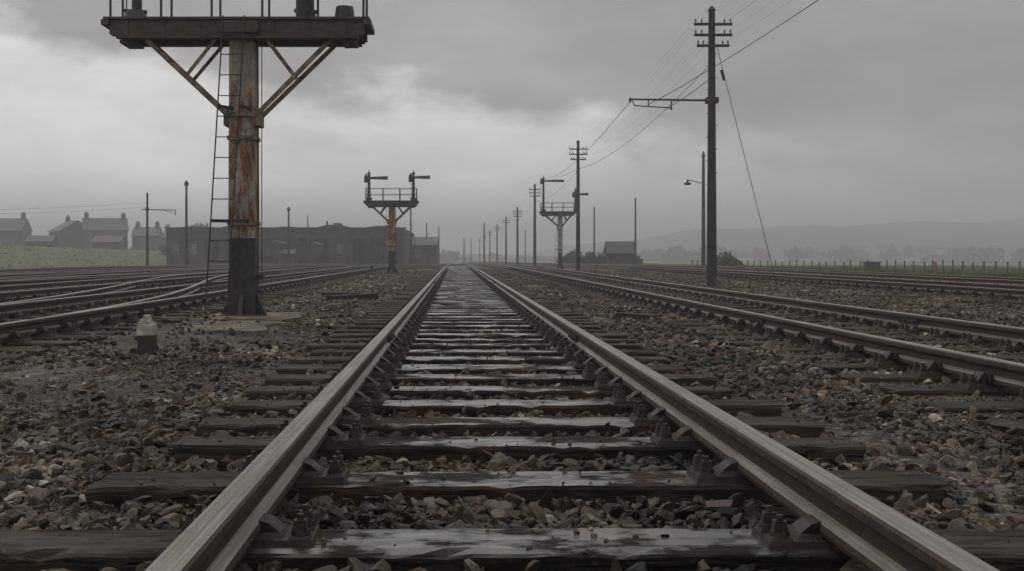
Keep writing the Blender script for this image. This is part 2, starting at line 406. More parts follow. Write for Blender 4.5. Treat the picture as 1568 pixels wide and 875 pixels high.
order=np.array(sleepers_xy); order=order[np.argsort(order[:,1])]
def inpad(X,Y): return (X>-3.35)&(X<-1.95)&(Y>11.2)&(Y<14.9)
for (y0,y1,dn,r0,r1,pw) in ((1.5,5.5,1150,.010,.038,2.3),(5.5,10,680,.012,.040,2.3),(10,22,270,.018,.044,2.3),(22,60,50,.03,.05,2.3),(2.0,9.0,1500,.004,.010,1.5)):
    W=y1*.5+1.5; n=int((y1-y0)*2*W*dn); X=rng.uniform(-W,W,n);Y=rng.uniform(y0,y1,n)
    k=(np.abs(X)<Y*.52+1.5)&(X<17); X=X[k];Y=Y[k]
    ok=np.ones(len(X),bool)
    lo=np.searchsorted(order[:,1],Y-.145); hi=np.searchsorted(order[:,1],Y+.145)
    side=np.abs(X-XC)>1.75
    cover=side&(rng.random(len(X))<.30)
    for q in range(int((hi-lo).max())):
        ii=np.clip(lo+q,0,len(order)-1); dx=np.abs(X-order[ii,0])
        inn=(lo+q<hi)&(dx<1.38)&~(cover&((dx>1.0)|(dx<.45)))
        ok&=~inn
    on=(~ok)&(rng.random(len(X))<.02)
    pz=patch(X,Y); intrack=np.abs(X-XC)<1.3
    dens=np.where(intrack,1.0,sm(-1.5,-.3,pz)*.85+.15)
    if r1<.02: dens=dens*0+1
    dens=np.where(inpad(X,Y),.12,dens)
    keep=(ok&(rng.random(len(X))<dens))|on
    onk=on[keep]; X=X[keep];Y=Y[keep]; r=r0+(r1-r0)*rng.random(len(X))**pw
    r=np.where(onk&(r>.012),r*.40,r)
    z=surf(X,Y)+rng.uniform(-.3,.55,len(X))*r
    z=np.where(onk,gz(X,Y)+ST+r*.3,z)
    z+=np.where((np.abs(X-XC)<1.25)&~onk,.020,0)+np.where(inpad(X,Y),.02,0)
    PP.append(np.stack([X,Y,z],1)); SS.append(r)
big=[(-1.25,4.15,.05,.05),(.70,4.55,.085,.033),(3.02,11.0,.09,.11),(-1.6,3.6,.05,.045),(3.3,10.5,.06,.06),(2.6,7.2,.04,.05),(-3.4,7.9,.05,.07)]
PP.append(np.array([b[:3] for b in big])); SS.append(np.array([b[3] for b in big]))
PP=np.concatenate(PP);SS=np.concatenate(SS); n=len(PP)
R=np.stack([rng.normal(0,.5,n),rng.normal(0,.5,n),rng.uniform(0,6.28,n)],1)
scatter('ballast_stones',PP,R,np.repeat(SS[:,None],3,1)*rng.uniform(.8,1.2,(n,3)),rng.integers(0,16,n),rock_coll)
print('stones',n)

# --------------- grass ----------------------
gc=bpy.data.collections.new('grass_tuft_shapes')
for t in range(4):
    b=MB(); r=random.Random(t)
    for q in range(16):
        a=r.uniform(0,6.28); rad=r.uniform(0,.35); x=math.cos(a)*rad;y=math.sin(a)*rad; h=r.uniform(.4,1.0); lx=r.uniform(-.35,.35);ly=r.uniform(-.35,.35); w=.035
        ca,sa=math.cos(a+1.57)*w,math.sin(a+1.57)*w
        b.add([(x-ca,y-sa,0),(x+ca,y+sa,0),(x+ca*.7+lx*.4,y+sa*.7+ly*.4,h*.6),(x-ca*.7+lx*.4,y-sa*.7+ly*.4,h*.6),(x+lx,y+ly,h)],[(0,1,2,3),(3,2,4)])
    me=bpy.data.meshes.new('grass_tuft'); me.from_pydata(b.v,[],b.f); me.materials.append(M['grassb']); gc.objects.link(bpy.data.objects.new('grass_tuft_shape',me))
def grass(X,Y,s0,s1):
    n=len(X); z=gz(X,Y)-.02; s=rng.uniform(s0,s1,n)
    return np.stack([X,Y,z],1),np.stack([rng.normal(0,.1,n),rng.normal(0,.1,n),rng.uniform(0,6.28,n)],1),np.stack([s*1.3,s*1.3,s],1)
A=[]
n=28000; Y=26+120*rng.random(n)**1.2; X=16.2+rng.random(n)**1.3*(Y*.36); A.append(grass(X,Y,.12,.38))
n=5000; Y=rng.uniform(70,170,n); X=-27-rng.random(n)*50; A.append(grass(X,Y,.08,.2))
n=900; Y=rng.uniform(14,70,n); X=rng.choice([-2.9,2.0,6.0,7.6,-6.2,-9.7],n)+rng.normal(0,.25,n); A.append(grass(X,Y,.05,.14))
P=np.concatenate([a[0] for a in A]);R=np.concatenate([a[1] for a in A]);Q=np.concatenate([a[2] for a in A])
scatter('grass',P,R,Q,rng.integers(0,4,len(P)),gc)

# --------------- bracket signals ----------------------
def bracket_signal(X,Y,pw,pz,L,Rr,dolls,big=False,white=False):
    e=empty('bracket_signal',(X,Y,G(X,Y)))
    pm=M['post'] if not white else M['white']
    b=MB(); w=pw/2
    def sec(z0,z1,a,c,mi):
        vs=[(-a,-a,z0),(a,-a,z0),(a,a,z0),(-a,a,z0),(-c,-c,z1),(c,-c,z1),(c,c,z1),(-c,c,z1)]
        b.add(vs,[(0,3,2,1),(4,5,6,7),(0,1,5,4),(1,2,6,5),(2,3,7,6),(3,0,4,7)],mi)
    sec(.0,1.03,w,w*.95,1); sec(1.031,pz-.02,w*.90,w*.84,0)
    for sx in (-1,1):
        for sy in (-1,1):
            b.beam((sx*w*.9,sy*w*.9,1.035),(sx*w*.84,sy*w*.84,pz-.03),.035,.035,0)
    b.build('post',[pm,M['black']],e,bevel=.006)
    b=MB()
    for sx,sy in ((1,0),(-1,0),(0,-1),(0,1)):
        if sx: b.prism([(sx*w,0),(sx*(w+.14),0),(sx*(w+.12),.06),(sx*w,.32)],-.03,.03)
        else: b.prism([(sy*w,0),(sy*(w+.14),0),(sy*(w+.12),.06),(sy*w,.32)],-.03,.03,axis='x')
    b.box(-w-.12,w+.12,-w-.12,w+.12,-.02,.06,0,.03)
    b.build('base_flare',[M['black']],e,bevel=.006)
    b=MB()
    for z in (1.2,pz*.47+.9,pz-1.3):
        b.box(-w-.012,w+.012,-w-.012,w+.012,z,z+.05)
    b.build('post_bands',[M['strut']],e)
    dy=.26 if big else .35
    b=MB()
    b.box(L,Rr,-dy-.06,dy+.06,pz+.20,pz+.235)
    for sy in (-1,1):
        b.box(L+.07,Rr-.07,sy*dy-.015,sy*dy+.015,pz+.02,pz+.199)
        b.box(L+.10,Rr-.10,sy*dy-.04,sy*dy+.04,pz-.0,pz+.019)
        b.box(L+.16,Rr-.14,sy*dy-.05,sy*dy+.05,pz-.035,pz-.003)
        x=L+.3
        while x<Rr-.2:
            b.box(x-.012,x+.012,sy*(dy+.016)-.004 if sy>0 else -dy-.035,sy*(dy+.016)+.019 if sy>0 else -dy-.016,pz+.021,pz+.198); x+=.46
    x=L+.2
    while x<Rr-.1:
        b.box(x-.02,x+.02,-dy+.02,dy-.02,pz+.03,pz+.199); x+=.42
    for sx in (L+.03,Rr-.03):
        b.box(sx-.05,sx+.05,-dy-.08,dy+.08,pz+.13,pz+.198)
    b.box(-w-.07,w+.07,-dy-.09,dy+.09,pz+.03,pz+.18)
    b.box(L+.18,L+.38,-dy+.05,dy-.05,pz-.08,pz-.036); b.box(Rr-.36,Rr-.18,-dy+.05,dy-.05,pz-.07,pz-.036)
    b.build('platform',[M['plate']],e,bevel=.004)
    b=MB(); lo=pz-(1.0 if big else .7)
    t=.045 if big else .06
    for s,E in ((-1,L),(1,Rr)):
        ex=E*.70; ix=s*(w-.02)
        for sy in (-1,1):
            yy=sy*(dy-.04) ; y2=sy*w*.9
            b.beam((ex,yy,pz-.03),(ix*1.0+s*.02,y2,lo),t*.6,t*1.3)
            mx=ex+(ix-ex)*.48; mz=pz-.02+(lo-pz+.02)*.48; my=yy+(y2-yy)*.48
            b.beam((mx,my,mz),(s*(w+.15),yy,pz-.03),t*.5,t)
        b.beam((ex,-dy+.1,pz-.05),(ex,dy-.1,pz-.05),t,t)
        b.box(min(s*w,s*(w+.06)),max(s*w,s*(w+.06)),-w,w,lo-.12,lo+.1)
    b.build('struts',[M['strut']],e,bevel=.004)
    b=MB(); zt=pz+.235
    n=6 if big else 4; rh=.85 if big else .55
    for sy in (-1,1):
        xs_=np.linspace(L+.08,Rr-.08,n)
        for x in xs_:
            b.cyl((x,sy*dy,zt-.02),(x,sy*dy,zt+rh),.016,n=6)
        for h in (rh,rh*.5): b.cyl((L+.08,sy*dy,zt+h),(Rr-.08,sy*dy,zt+h),.012,n=6)
    for x in (L+.08,Rr-.08):
        for h in (rh,rh*.5): b.cyl((x,-dy,zt+h),(x,dy,zt+h),.012,n=6)
    b.build('railings',[M['iron']],e)
    for i,(dx,h,al,az) in enumerate(dolls):
        b=MB(); r=.06 if big else .07
        b.cyl((dx,0,zt-.02),(dx,0,zt+h),r*1.15,r*.75,10)
        b.cyl((dx,0,zt),(dx,0,zt+.12),r*2,r*1.6,10)
        b.cyl((dx,0,zt+h),(dx,0,zt+h+.07),r*1.2,r*1.1,10); b.cyl((dx,0,zt+h+.07),(dx,0,zt+h+.22),r*.5,.004,8)
        b.build('doll_%d'%(i+1),[M['iron']],e,smooth=False)
        b=MB(); z=zt+az
        b.prism([(dx-.13,z-.05),(dx+.12,z-.055),(dx+al,z-.085),(dx+al,z+.085),(dx+.12,z+.055),(dx-.13,z+.05)],-.12,-.10)
        b.cyl((dx,-.14,z),(dx,.05,z),.05,n=10)
        b.build('arm_%d'%(i+1),[M['armred']],e,bevel=.004)
        b=MB()
        b.box(dx-.22,dx-.05,-.10,.06,z-.20,z+.10,0,.01); b.cyl((dx-.13,-.02,z+.1),(dx-.13,-.02,z+.19),.06,.03,8)
        b.cyl((dx-.12,-.13,z-.03),(dx-.12,-.09,z-.03),.045,n=10)
        b.beam((dx-.1,-.11,z-.05),(dx-.1,-.11,zt+.1),.015)
        b.beam((dx-.16,-.1,zt+.12),(dx+.16,-.1,zt+.10),.03,.05)
        b.build('lamp_%d'%(i+1),[M['black']],e,bevel=.006)
    b=MB(); yl=-w-.16; lw=.135
    xb=-.20-w*.4; xt=-w*.15
    def lp(s,z):
        f=z/(pz+.9); return (xb+(xt-xb)*f+s*lw,yl-.25*(1-f)*.5,z)
    top=pz+.24
    for s in (-1,1): b.beam(lp(s,-.02),lp(s,top),.012,.03)
    z=.22
    while z<top:
        b.cyl(lp(-1,z),lp(1,z),.007,n=6); z+=.26
    for z in (1.25,pz-.9):
        b.beam(lp(-1,z),(-w*.6,-w*.8,z),.012,.04); b.beam(lp(1,z),(w*.6,-w*.8,z),.012,.04)
    b.build('ladder',[M['iron']],e)
    b=MB(); b.beam((w+.02,-.05,.05),(w+.02,-.05,pz),.012); b.beam((w+.05,.05,.05),(w+.05,.05,pz),.01)
    b.box(w,w+.09,-.08,.08,.5,.56)
    b.build('signal_rods',[M['iron']],e)
    return e
bigs=bracket_signal(-2.72,14.3,.34,3.59,-1.72,1.64,[(-1.38,2.2,1.1,1.9),(.82,1.7,1.1,1.4)],big=True)
b=MB(); zt=3.825
b.cyl((1.30,-.15,zt),(1.30,-.15,zt+.16),.12,.10,12); b.box(1.2,1.42,-.05,.18,zt,zt+.2,0,.02); b.cyl((.80,-.12,zt),(.80,-.12,zt+.34),.115,.115,14)
b.cyl((-1.36,-.12,zt),(-1.36,-.12,zt+.10),.16,.12,12)
b.build('signal_mechanism',[M['black']],bigs,bevel=.008)
bracket_signal(-2.85,50,.30,3.05,-1.24,1.2,[(-1.03,1.2,.85,1.02),(.97,1.2,.75,1.05)])
bracket_signal(6.7,71,.26,3.45,-1.3,1.0,[(-1.05,2.1,1.3,1.95),(1.0,1.35,.8,1.1)],white=True)
b=MB()
def slab(x0,x1,y0,y1,z,n=22):
    pts=[]
    for i in range(n):
        a=2*math.pi*i/n; cx,cy=math.cos(a),math.sin(a); q=max(abs(cx),abs(cy))
        pts.append(((x0+x1)/2+cx/q*(x1-x0)/2*random.uniform(.78,1.06),(y0+y1)/2+cy/q*(y1-y0)/2*random.uniform(.78,1.06)))
    vs=[(p[0],p[1],-.05) for p in pts]+[(p[0],p[1],z+random.uniform(-.01,.006)) for p in pts]
    b.add(vs,[tuple(range(n,2*n))]+[(i,(i+1)%n,n+(i+1)%n,n+i) for i in range(n)])
slab(-3.3,-1.95,13.4,14.95,.05); slab(-3.5,-1.95,11.3,13.35,.04)
b.build('concrete_pad',[M['conc']],bevel=.012)

e=empty('trackside_marker_post',(-2.43,8.76,.03))
b=MB(); b.box(-.068,.068,-.05,.05,-.08,.15,0,.002)
b.box(-.072,.070,-.053,.053,.151,.245,1,.004); b.box(-.062,.045,-.04,.04,.246,.285,1,.014); b.box(-.03,.03,-.025,.025,.286,.315,1,.006)
b.build('post',[M['black'],M['white']],e,bevel=.006)

# --------------- poles ----------------------
def tele_pole(X,Y,H,r=.10,arms=3,aw=.95,lean=0.,name='telegraph_pole'):
    z0=G(X,Y); e=empty(name,(X,Y,z0)); H=H-z0
    b=MB(); b.cyl((0,0,-.1),(lean,0,H),r*1.15,r*.72,12); b.cyl((lean,0,H),(lean,0,H+.10),r*.95,r*.3,12)
    b.build('pole',[M['pole']],e)
    if arms:
        b=MB()
        for i in range(arms):
            z=H-.38-i*.27; w=aw*(1 if i<2 else .85)
            b.box(lean-w/2,lean+w/2,-r-.07,-r,z-.03,z+.03)
            for sx in (-.46,-.3,.3,.46):
                x=lean+sx*w
                b.cyl((x,-r-.035,z+.03),(x,-r-.035,z+.09),.010,n=6); b.cyl((x,-r-.035,z+.06),(x,-r-.035,z+.13),.026,.018,8,1)
        b.build('crossarms',[M['pole'],M['insul']],e)
    return e
p1=tele_pole(6.47,28,7.0,.115)
b=MB(); z=.825+237*.01647
b.cyl((-.05,0,z),(-2.08,0,z+.03),.028,.022,8); b.cyl((-2.06,0,z-.05),(-2.06,0,z+.06),.03,n=8)
b.cyl((-1.6,0,z+.02),(-1.6,0,z-.16),.015,n=6); b.cyl((-1.02,0,z+.01),(-1.02,0,z-.18),.015,n=6); b.cyl((-2.0,0,z),(-1.95,0,z-.13),.015,n=6)
b.cyl((-1.95,0,z-.13),(-1.0,0,z-.19),.016,n=6)
b.cyl((-1.02,0,z-.18),(-1.02,0,z-.24),.035,.02,8)
b.box(-.15,.15,-.13,.13,z-.07,z+.07)
b.build('bracket_arm',[M['iron']],p1)
b=MB()
for i in range(14):
    zz=2.6+i*.3; s=1 if i%2 else -1
    b.cyl((s*.08,0,zz),(s*.15,0,zz),.007,n=5)
b.build('pole_steps',[M['iron']],p1)
poles=[(6.47,-6,7.1),(6.47,28,7.0),(6.42,58,6.75),(6.45,90,6.55),(6.45,115,5.8),(6.5,142,5.7),(6.5,172,5.6),(6.4,205,5.5),(6.3,240,5.4),(6.2,280,5.2)]
for (x,y,h) in poles:
    if y==28: continue
    tele_pole(x,y,h,.105 if y<80 else .12,arms=3 if y!=142 else 2,aw=.95)
def plain_pole(X,Y,H,r=.09,name='timber_pole'):
    return tele_pole(X,Y,H,r,0,name=name)
def lamp(X,Y,H,side=-1):
    e=plain_pole(X,Y,H,.12,'yard_lamp_post'); b=MB(); z=H-1.7
    b.cyl((0,0,z),(side*1.0,0,z+.25),.03,n=6); b.cyl((side*1.0,0,z+.27),(side*1.0,0,z+.05),.04,.09,10); b.cyl((side*1.0,0,z+.05),(side*1.0,0,z-.08),.24,.2,12)
    b.cyl((0,0,H),(0,0,H+.35),.14,.02,8)
    b.build('lamp_bracket',[M['iron']],e); return e
lamp(15.65,70,7.1)
plain_pole(16.4,101,6.0); plain_pole(13.9,111,5.6)
def arm_pole(X,Y,H,L):
    e=plain_pole(X,Y,H); b=MB(); z=H-1.0
    b.cyl((-.4,0,z),(L,0,z-.05),.035,n=6); b.cyl((L,0,z-.05),(L,0,z-.35),.03,n=6); b.beam((L*.5,0,z),(L,0,z-.3),.03); b.box(-.1,.1,-.1,.1,z-.1,z+.1)
    b.build('side_arm',[M['iron']],e)
arm_pole(-20.8,75,5.0,1.9)
def finial_pole(X,Y,H):
    e=plain_pole(X,Y,H,.10); b=MB(); b.cyl((0,0,H-.1),(0,0,H+.1),.14,.16,8); b.cyl((0,0,H+.1),(0,0,H+.3),.16,.02,8); b.build('lamp_head',[M['iron']],e)
finial_pole(-18.4,76,5.75); finial_pole(-15.0,100,5.1); plain_pole(-14.6,110,4.7,.07)
plain_pole(-4.0,100,5.0); plain_pole(-3.6,140,4.9); plain_pole(-2.2,150,4.7)
for x,y,h in ((4.2,160,5.5),(4.9,190,5.6),(3.9,150,4.8),(3.0,210,4.0),(2.0,230,4.5),(12,190,5.2),(1.9,260,5)): plain_pole(x,y,h,.1)
def curve_obj(name,lines,r,mat):
    cu=bpy.data.curves.new(name,'CURVE'); cu.dimensions='3D'; cu.bevel_depth=r; cu.bevel_resolution=0
    for L in lines:
        s=cu.splines.new('POLY'); s.points.add(len(L)-1)
        for p,c in zip(s.points,L): p.co=(*c,1)
    cu.materials.append(mat); o=bpy.data.objects.new(name,cu); S.collection.objects.link(o); return o
def sag(a,b,s,n=14):
    a=np.array(a);b=np.array(b); return [tuple(a+(b-a)*t-np.array([0,0,s*4*t*(1-t)])) for t in np.linspace(0,1,n)]
L=[]
for i in range(6):
    (x0,y0,h0),(x1,y1,h1)=poles[i],poles[i+1]
    for k in range(3):
        w=.95*(1 if k<2 else .85)
        for sx in ((-.46,.46) if k else (-.46,-.3,.3,.46)):
            L.append(sag((x0+sx*w,y0-.15,h0-.24-k*.27),(x1+sx*w,y1-.15,h1-.24-k*.27),.35+.05*k))
curve_obj('telegraph_wires',L,.0018,M['wire'])
L=[sag((6.6,-6,5.7),(6.5,28,5.55),.25),sag((6.35,28,5.55),(6.45,58,5.35),.45),sag((6.4,28,5.5),(4.87,28,4.62),.02,4),
   sag((4.45,28,4.75),(5.6,71,5.7),.5),sag((6.45,58,5.35),(5.6,71,5.5),.05),sag((6.45,58,5.3),(6.45,90,5.2),.4),sag((6.4,28,5.25),(5.3,28,4.5),.03,4)]
curve_obj('feeder_cable',L,.009,M['wire'])
curve_obj('guy_wire',[[(6.6,28,6.1),(7.9,27.2,.02)]],.008,M['wire'])
b=MB(); b.cyl((6.70,27.95,5.48),(6.76,27.9,5.22),.035,.035,8); b.build('guy_insulator',[M['black']])
L=[sag((-60,80,5.2),(-20.8,75,4.4),.8),sag((-60,80,4.9),(-20.8,75,4.1),.8)]
curve_obj('telegraph_wires',L,.006,M['wire'])

# --------------- buildings ----------------------
def shed():
    Y=120; z=G(-15,Y); e=empty('engine_shed',(0,Y,z)); x0,x1=-31.2,-5.5; H=4.0
    b=MB(); n=13; bw=(x1-x0)/n; D=30
    b.box(x0,x1,D-.4,D,0,H); b.box(x0,x0+.4,.01,D-.41,0,H); b.box(x1-.4,x1,.01,D-.41,0,H)
    for i in range(n+1):
        x=x0+i*bw; b.box(max(x-.25,x0),min(x+.25,x1),-.1,.35,0,2.9)
    b.box(x0,x1,-.08,.33,2.903,H)
    for i in (0,1,6,9): b.box(x0+i*bw+.25,x0+(i+1)*bw-.25,.0,.3,0,2.9)
    b.build('walls',[M['brick']],e)
    b=MB(); b.box(x0-.2,x1+.2,-.25,.45,H+.003,H+.12); b.box(x0,x1,-.16,-.085,2.95,3.08)
    b.build('parapet_coping',[M['stonewall']],e)
    b=MB()
    for i in (2,3,4,5,7,8,10,11,12):
        xa=x0+i*bw+.25; xb=xa+bw-.5
        if i in (3,7,10,12): b.box(xa,xa+.12,.1,1.5,0,2.8); b.box(xb-.12,xb,.1,1.5,0,2.8)
        else: b.box(xa,(xa+xb)/2-.01,.12,.2,0,2.7)
        b.box(xa,xb,.1,.2,2.72,2.9)
    b.build('doors',[M['dark']],e)
    b=MB()
    for i in (0,1,6,9):
        xa=x0+i*bw+.25; b.box(xa+.35,xa+bw-.9,-.04,-.01,1.2,2.3)
    for i in (4,8,11): xa=x0+i*bw+.25; b.box(xa+.25,xa+.65,.08,.11,1.4,1.9)
    b.build('windows',[M['glass']],e)
    b=MB(); b.box(x0+.5,x1-.5,8,8.2,0,3.6); b.box(x0+.5,x1-.5,.5,7.9,-.01,.02); b.build('interior',[M['dark']],e)
    b=MB(); k=5; w=(x1-x0)/k
    for i in range(k):
        xa=x0+i*w; hh=(.22,.42,.22,.42,.3)[i]
        b.prism([(xa+.02,H-.3),(xa+w-.02,H-.3),(xa+w-.02,H),(xa+w*.62,H+hh),(xa+w*.38,H+hh),(xa+.02,H)],.5,D)
    b.build('roof',[M['slate']],e)
    b=MB()
    for i in (1,3):
        xc=x0+(i+.5)*w; b.box(xc-.45,xc+.45,4,7,H+.3,H+.72,0,.1)
    for xx in (-24.4,-14.2): b.cyl((xx,3,H),(xx,3,H+.9),.12,.1,8)
    b.build('smoke_vents',[M['black']],e,)
shed()
def gable(name,X,Y,W,D,H,Rh,wall='stonewall',roof='slate',chim=(),win=True,z=None,rz=0,door=True):
    z=G(X,Y) if z is None else z; e=empty(name,(X,Y,z-.1),rz); b=MB()
    b.box(-W/2,W/2,-D/2,D/2,0,H); b.prism([(-D/2,H+.003),(D/2,H+.003),(0,H+Rh)],-W/2,W/2,axis='x')
    b.build('walls',[M[wall]],e)
    b=MB(); o=.25
    sl=Rh/(D/2)
    b.prism([(-D/2-o,H-o*sl+.03),(0,H+Rh+.03),(D/2+o,H-o*sl+.03),(D/2+o,H-o*sl+.15),(0,H+Rh+.17),(-D/2-o,H-o*sl+.15)],-W/2-.15,W/2+.15,axis='x')
    b.build('roof',[M[roof]],e)
    if chim:
        b=MB()
        for c in chim:
            b.box(c-.4,c+.4,-.3,.3,H+Rh-.5,H+Rh+1.0)
            for q in (-.22,.0,.22): b.cyl((c+q,0,H+Rh+1.0),(c+q,0,H+Rh+1.35),.1,.08,8)
        b.build('chimneys',[M['brick']],e)
    b=MB()
    if win:
        n=max(1,int(W/2.6))
        for i in range(n):
            x=-W/2+(i+.5)*W/n
            for zz in ([.9]+([3.3] if H>4.3 else [])):
                b.box(x-.42,x+.42,-D/2-.03,-D/2+.05,zz,zz+(1.2 if zz<2 else .9))
        b.build('windows',[M['glass']],e); b=MB()
    if door:
        b.box(W/2-1.2,W/2-.4,-D/2-.035,-D/2+.05,0,min(2.0,H-.1)); b.build('door',[M['black']],e)
    return e
gable('brick_workshop',-4.45,140,4.4,14,2.4,.9,'brick',win=True)
gable('brick_workshop',-5.2,175,5,10,3.0,1.2,'brick')
gable('stone_house',-67.5,214,8,7,4.3,2.2,chim=(-3.4,3.4),z=1.5,rz=.35)
gable('stone_house',-74.5,216,6,7,4.0,2.0,chim=(-2.4,),z=1.6,rz=-.9)
gable('stone_house',-61.5,222,5,6,3.4,1.6,chim=(-1.9,1.9),z=1.5,rz=.1)
gable('stone_house',-56.5,226,5,6,3.0,1.5,chim=(-2.,),z=1.5,rz=.1)
gable('stone_house',-86,212,8,7,3.9,2.2,chim=(-3.4,3.4),z=1.8,rz=.1)
gable('outbuilding',-56,180,4.4,4,1.7,.9,z=1.4,win=False)
gable('outbuilding',-64,172,4,3,1.5,.8,z=1.6,win=False)
gable('platelayers_hut',16.6,112,2.6,3.,1.4,1.0,'brick','slate',win=False,z=G(16.6,112))
gable('lamp_hut',-17.2,114,1.7,1.7,1.3,.3,'stonewall','slate',win=False)
def wagon(X,Y,rz=0,h=1.3):
    e=empty('goods_wagon',(X,Y,G(0,Y)+.235),rz)
    b=MB(); b.box(-1.15,1.15,-2.6,2.6,.95,.95+h)
    for i in range(5):
        b.box(-1.17,1.17,-2.62,-2.6,.98+i*h/5,.98+(i+.85)*h/5)
    for y in (-2.62,2.62):
        for x in (-1.0,0,1.0): b.box(x-.05,x+.05,y-.03,y+.03,.9,.95+h)
    b.prism([(-1.2,.95+h+.002),(1.2,.95+h+.002),(.7,1.2+h),(0,1.3+h),(-.7,1.2+h)],-2.7,2.7)
    b.build('body',[M['brick']],e)
    b=MB(); b.box(-1.0,1.0,-2.65,2.65,.72,.948)
    for x in (-.85,.85):
        for y in (-2.66,2.66): b.cyl((x,y,.83),(x,y+(.4 if y>0 else -.4),.83),.09,n=10); b.cyl((x,y+(.4 if y>0 else -.4),.83),(x,y+(.45 if y>0 else -.45),.83),.17,n=12)
    for y in (-1.5,1.5):
        b.cyl((-.78,y,.45),(-.66,y,.45),.45,n=18); b.cyl((.66,y,.45),(.78,y,.45),.45,n=18); b.cyl((-.66,y,.45),(.66,y,.45),.06,n=8)
        for x in (-.9,.9): b.box(x-.08,x+.08,y-.2,y+.2,.4,.75)
    b.build('underframe',[M['black']],e)
wagon(-15.0,115,h=1.0); wagon(-7.9,112,h=1.0); wagon(-19.0,116,h=1.1)
b=MB(); gg=G(28.5,76); b.box(28.0,29.0,75.6,76.3,gg-.1,gg+.75,0,.03); b.box(27.95,29.05,75.55,76.35,gg+.753,gg+.83,0,.02)
b.build('relay_cabinet',[M['black']],bevel=.01)
b=MB(); z=G(22.5,52); b.cyl((22.5,52,z-.1),(22.5,52,z+.8),.07,.06,8); b.cyl((22.5,52,z+.8),(22.5,52,z+.9),.10,.03,8); b.build('marker_post',[M['post']])
def point_lever(X,Y):
    e=empty('point_lever',(X,Y,G(X,Y))); b=MB(); b.box(-.16,.16,-.28,.28,0,.09,0,.03); b.cyl((0,0,.08),(.14,.06,.42),.014,n=8); b.cyl((.12,.05,.36),(.15,.06,.46),.028,.035,8); b.box(-.08,.08,-.12,.12,.09,.18,0,.03)
    b.build('lever',[M['black']],e)
point_lever(-3.0,38); point_lever(5.9,47)
b=MB(); b.beam((-2.2,19.5,.05),(-1.5,20.6,.06),.2,.12); b.beam((-2.6,22,.04),(-1.9,21.5,.05),.2,.1); b.beam((2.1,14.2,.05),(2.45,13.4,.05),.12,.08)
b.build('discarded_timber',[M['sleeper']],bevel=.01)
b=MB(); b.add([(.76,3.36,.045),(.83,3.34,.05),(.85,3.39,.06),(.77,3.41,.052)],[(0,1,2,3)]); o=b.build('scrap_metal',[M['iron']]); q=o.modifiers.new('s','SOLIDIFY'); q.thickness=.006
b=MB(); P0=np.array([36.,64.]);P1=np.array([20.5,96.]); nf=46; pts=[]
for i in range(nf):
    p=P0+(P1-P0)*i/(nf-1)+rng.normal(0,.04,2); z=G(p[0],p[1]); h=.88+random.uniform(-.08,.08); b.beam((p[0],p[1],z-.1),(p[0]+random.uniform(-.04,.04),p[1],z+h),.07,.07); pts.append((p[0],p[1],z))
for h in (.3,.55,.78):
    for i in range(nf-1): b.beam((pts[i][0],pts[i][1],pts[i][2]+h),(pts[i+1][0],pts[i+1][1],pts[i+1][2]+h),.008)
b.build('field_fence',[M['pole']])
def leaf_cloud(name,blobs,mat,leaf,per):
    Vs=[]
    for (x,y,z,r,h) in blobs:
        k=int(per*r*r)
        d=rng.normal(size=(k,3)); d/=np.linalg.norm(d,axis=1)[:,None]; rr=rng.random(k)**.45
        wob=1+.25*np.sin(d[:,0]*5+x)+.2*np.sin(d[:,2]*7+y)
        c=np.stack([x+d[:,0]*rr*r*wob,y+d[:,1]*rr*r*wob,z+h*.5+d[:,2]*rr*h*.5*wob],1)
        a=rng.normal(size=(k,3));a/=np.linalg.norm(a,axis=1)[:,None]; bb=np.cross(a,rng.normal(size=(k,3))); bb/=np.linalg.norm(bb,axis=1)[:,None]
        s=leaf*rng.uniform(.5,1.3,(k,1))
        Vs.append(np.stack([c-a*s,c+bb*s*.6,c+a*s,c-bb*s*.6],1).reshape(-1,3))
    V=np.concatenate(Vs); F=np.arange(len(V)).reshape(-1,4)
    return npmesh(name,V,F,[mat])
def bush(x,y,r,h):
    z=G(x,y); bl=[(x+random.uniform(-r,r)*.6,y+random.uniform(-r,r)*.4,z-.1,r*random.uniform(.4,.7),h*random.uniform(.6,1)) for _ in range(6)]
    leaf_cloud('bush',bl,M['hedge'],.09,1800)
bush(20.6,84,1.1,1.5); bush(24,100,1.6,1.3); bush(14.3,113,1.6,1.7); bush(18.6,116,1.2,1.2); bush(13,120,1.5,1.6); bush(-38,150,1.5,2.); bush(-33,132,1.2,1.2)
def tree(x,y,H,r):
    z=G(x,y); e=empty('tree',(0,0,0)); b=MB(); b.cyl((x,y,z-.2),(x+.2,y,z+H*.55),.22,.1,8)
    for i in range(6):
        a=i*1.05; b.cyl((x+.1,y,z+H*(.3+.04*i)),(x+math.cos(a)*r*.7,y+math.sin(a)*r*.7,z+H*(.55+.05*i)),.09,.02,6)
    b.build('trunk',[M['pole']],e)
    bl=[(x+random.uniform(-r,r)*.8,y+random.uniform(-r,r)*.8,z+H*random.uniform(.3,.65),r*random.uniform(.35,.6),H*random.uniform(.25,.4)) for _ in range(9)]
    o=leaf_cloud('crown',bl,M['hedge'],.22,320); o.parent=e
tree(-38,165,4.6,2.2); tree(-52,230,6,3); tree(-47,215,5,2.5); tree(-95,230,7,3.5)
bl=[]
for i in range(170):
    y=rng.uniform(430,900); x=y*rng.uniform(.13,.65); z=-2.4+ (8*sm(450,850,y)*sm(40,330,x)); bl.append((x,y,float(z)-.5,rng.uniform(3.,7.),rng.uniform(3,8)))
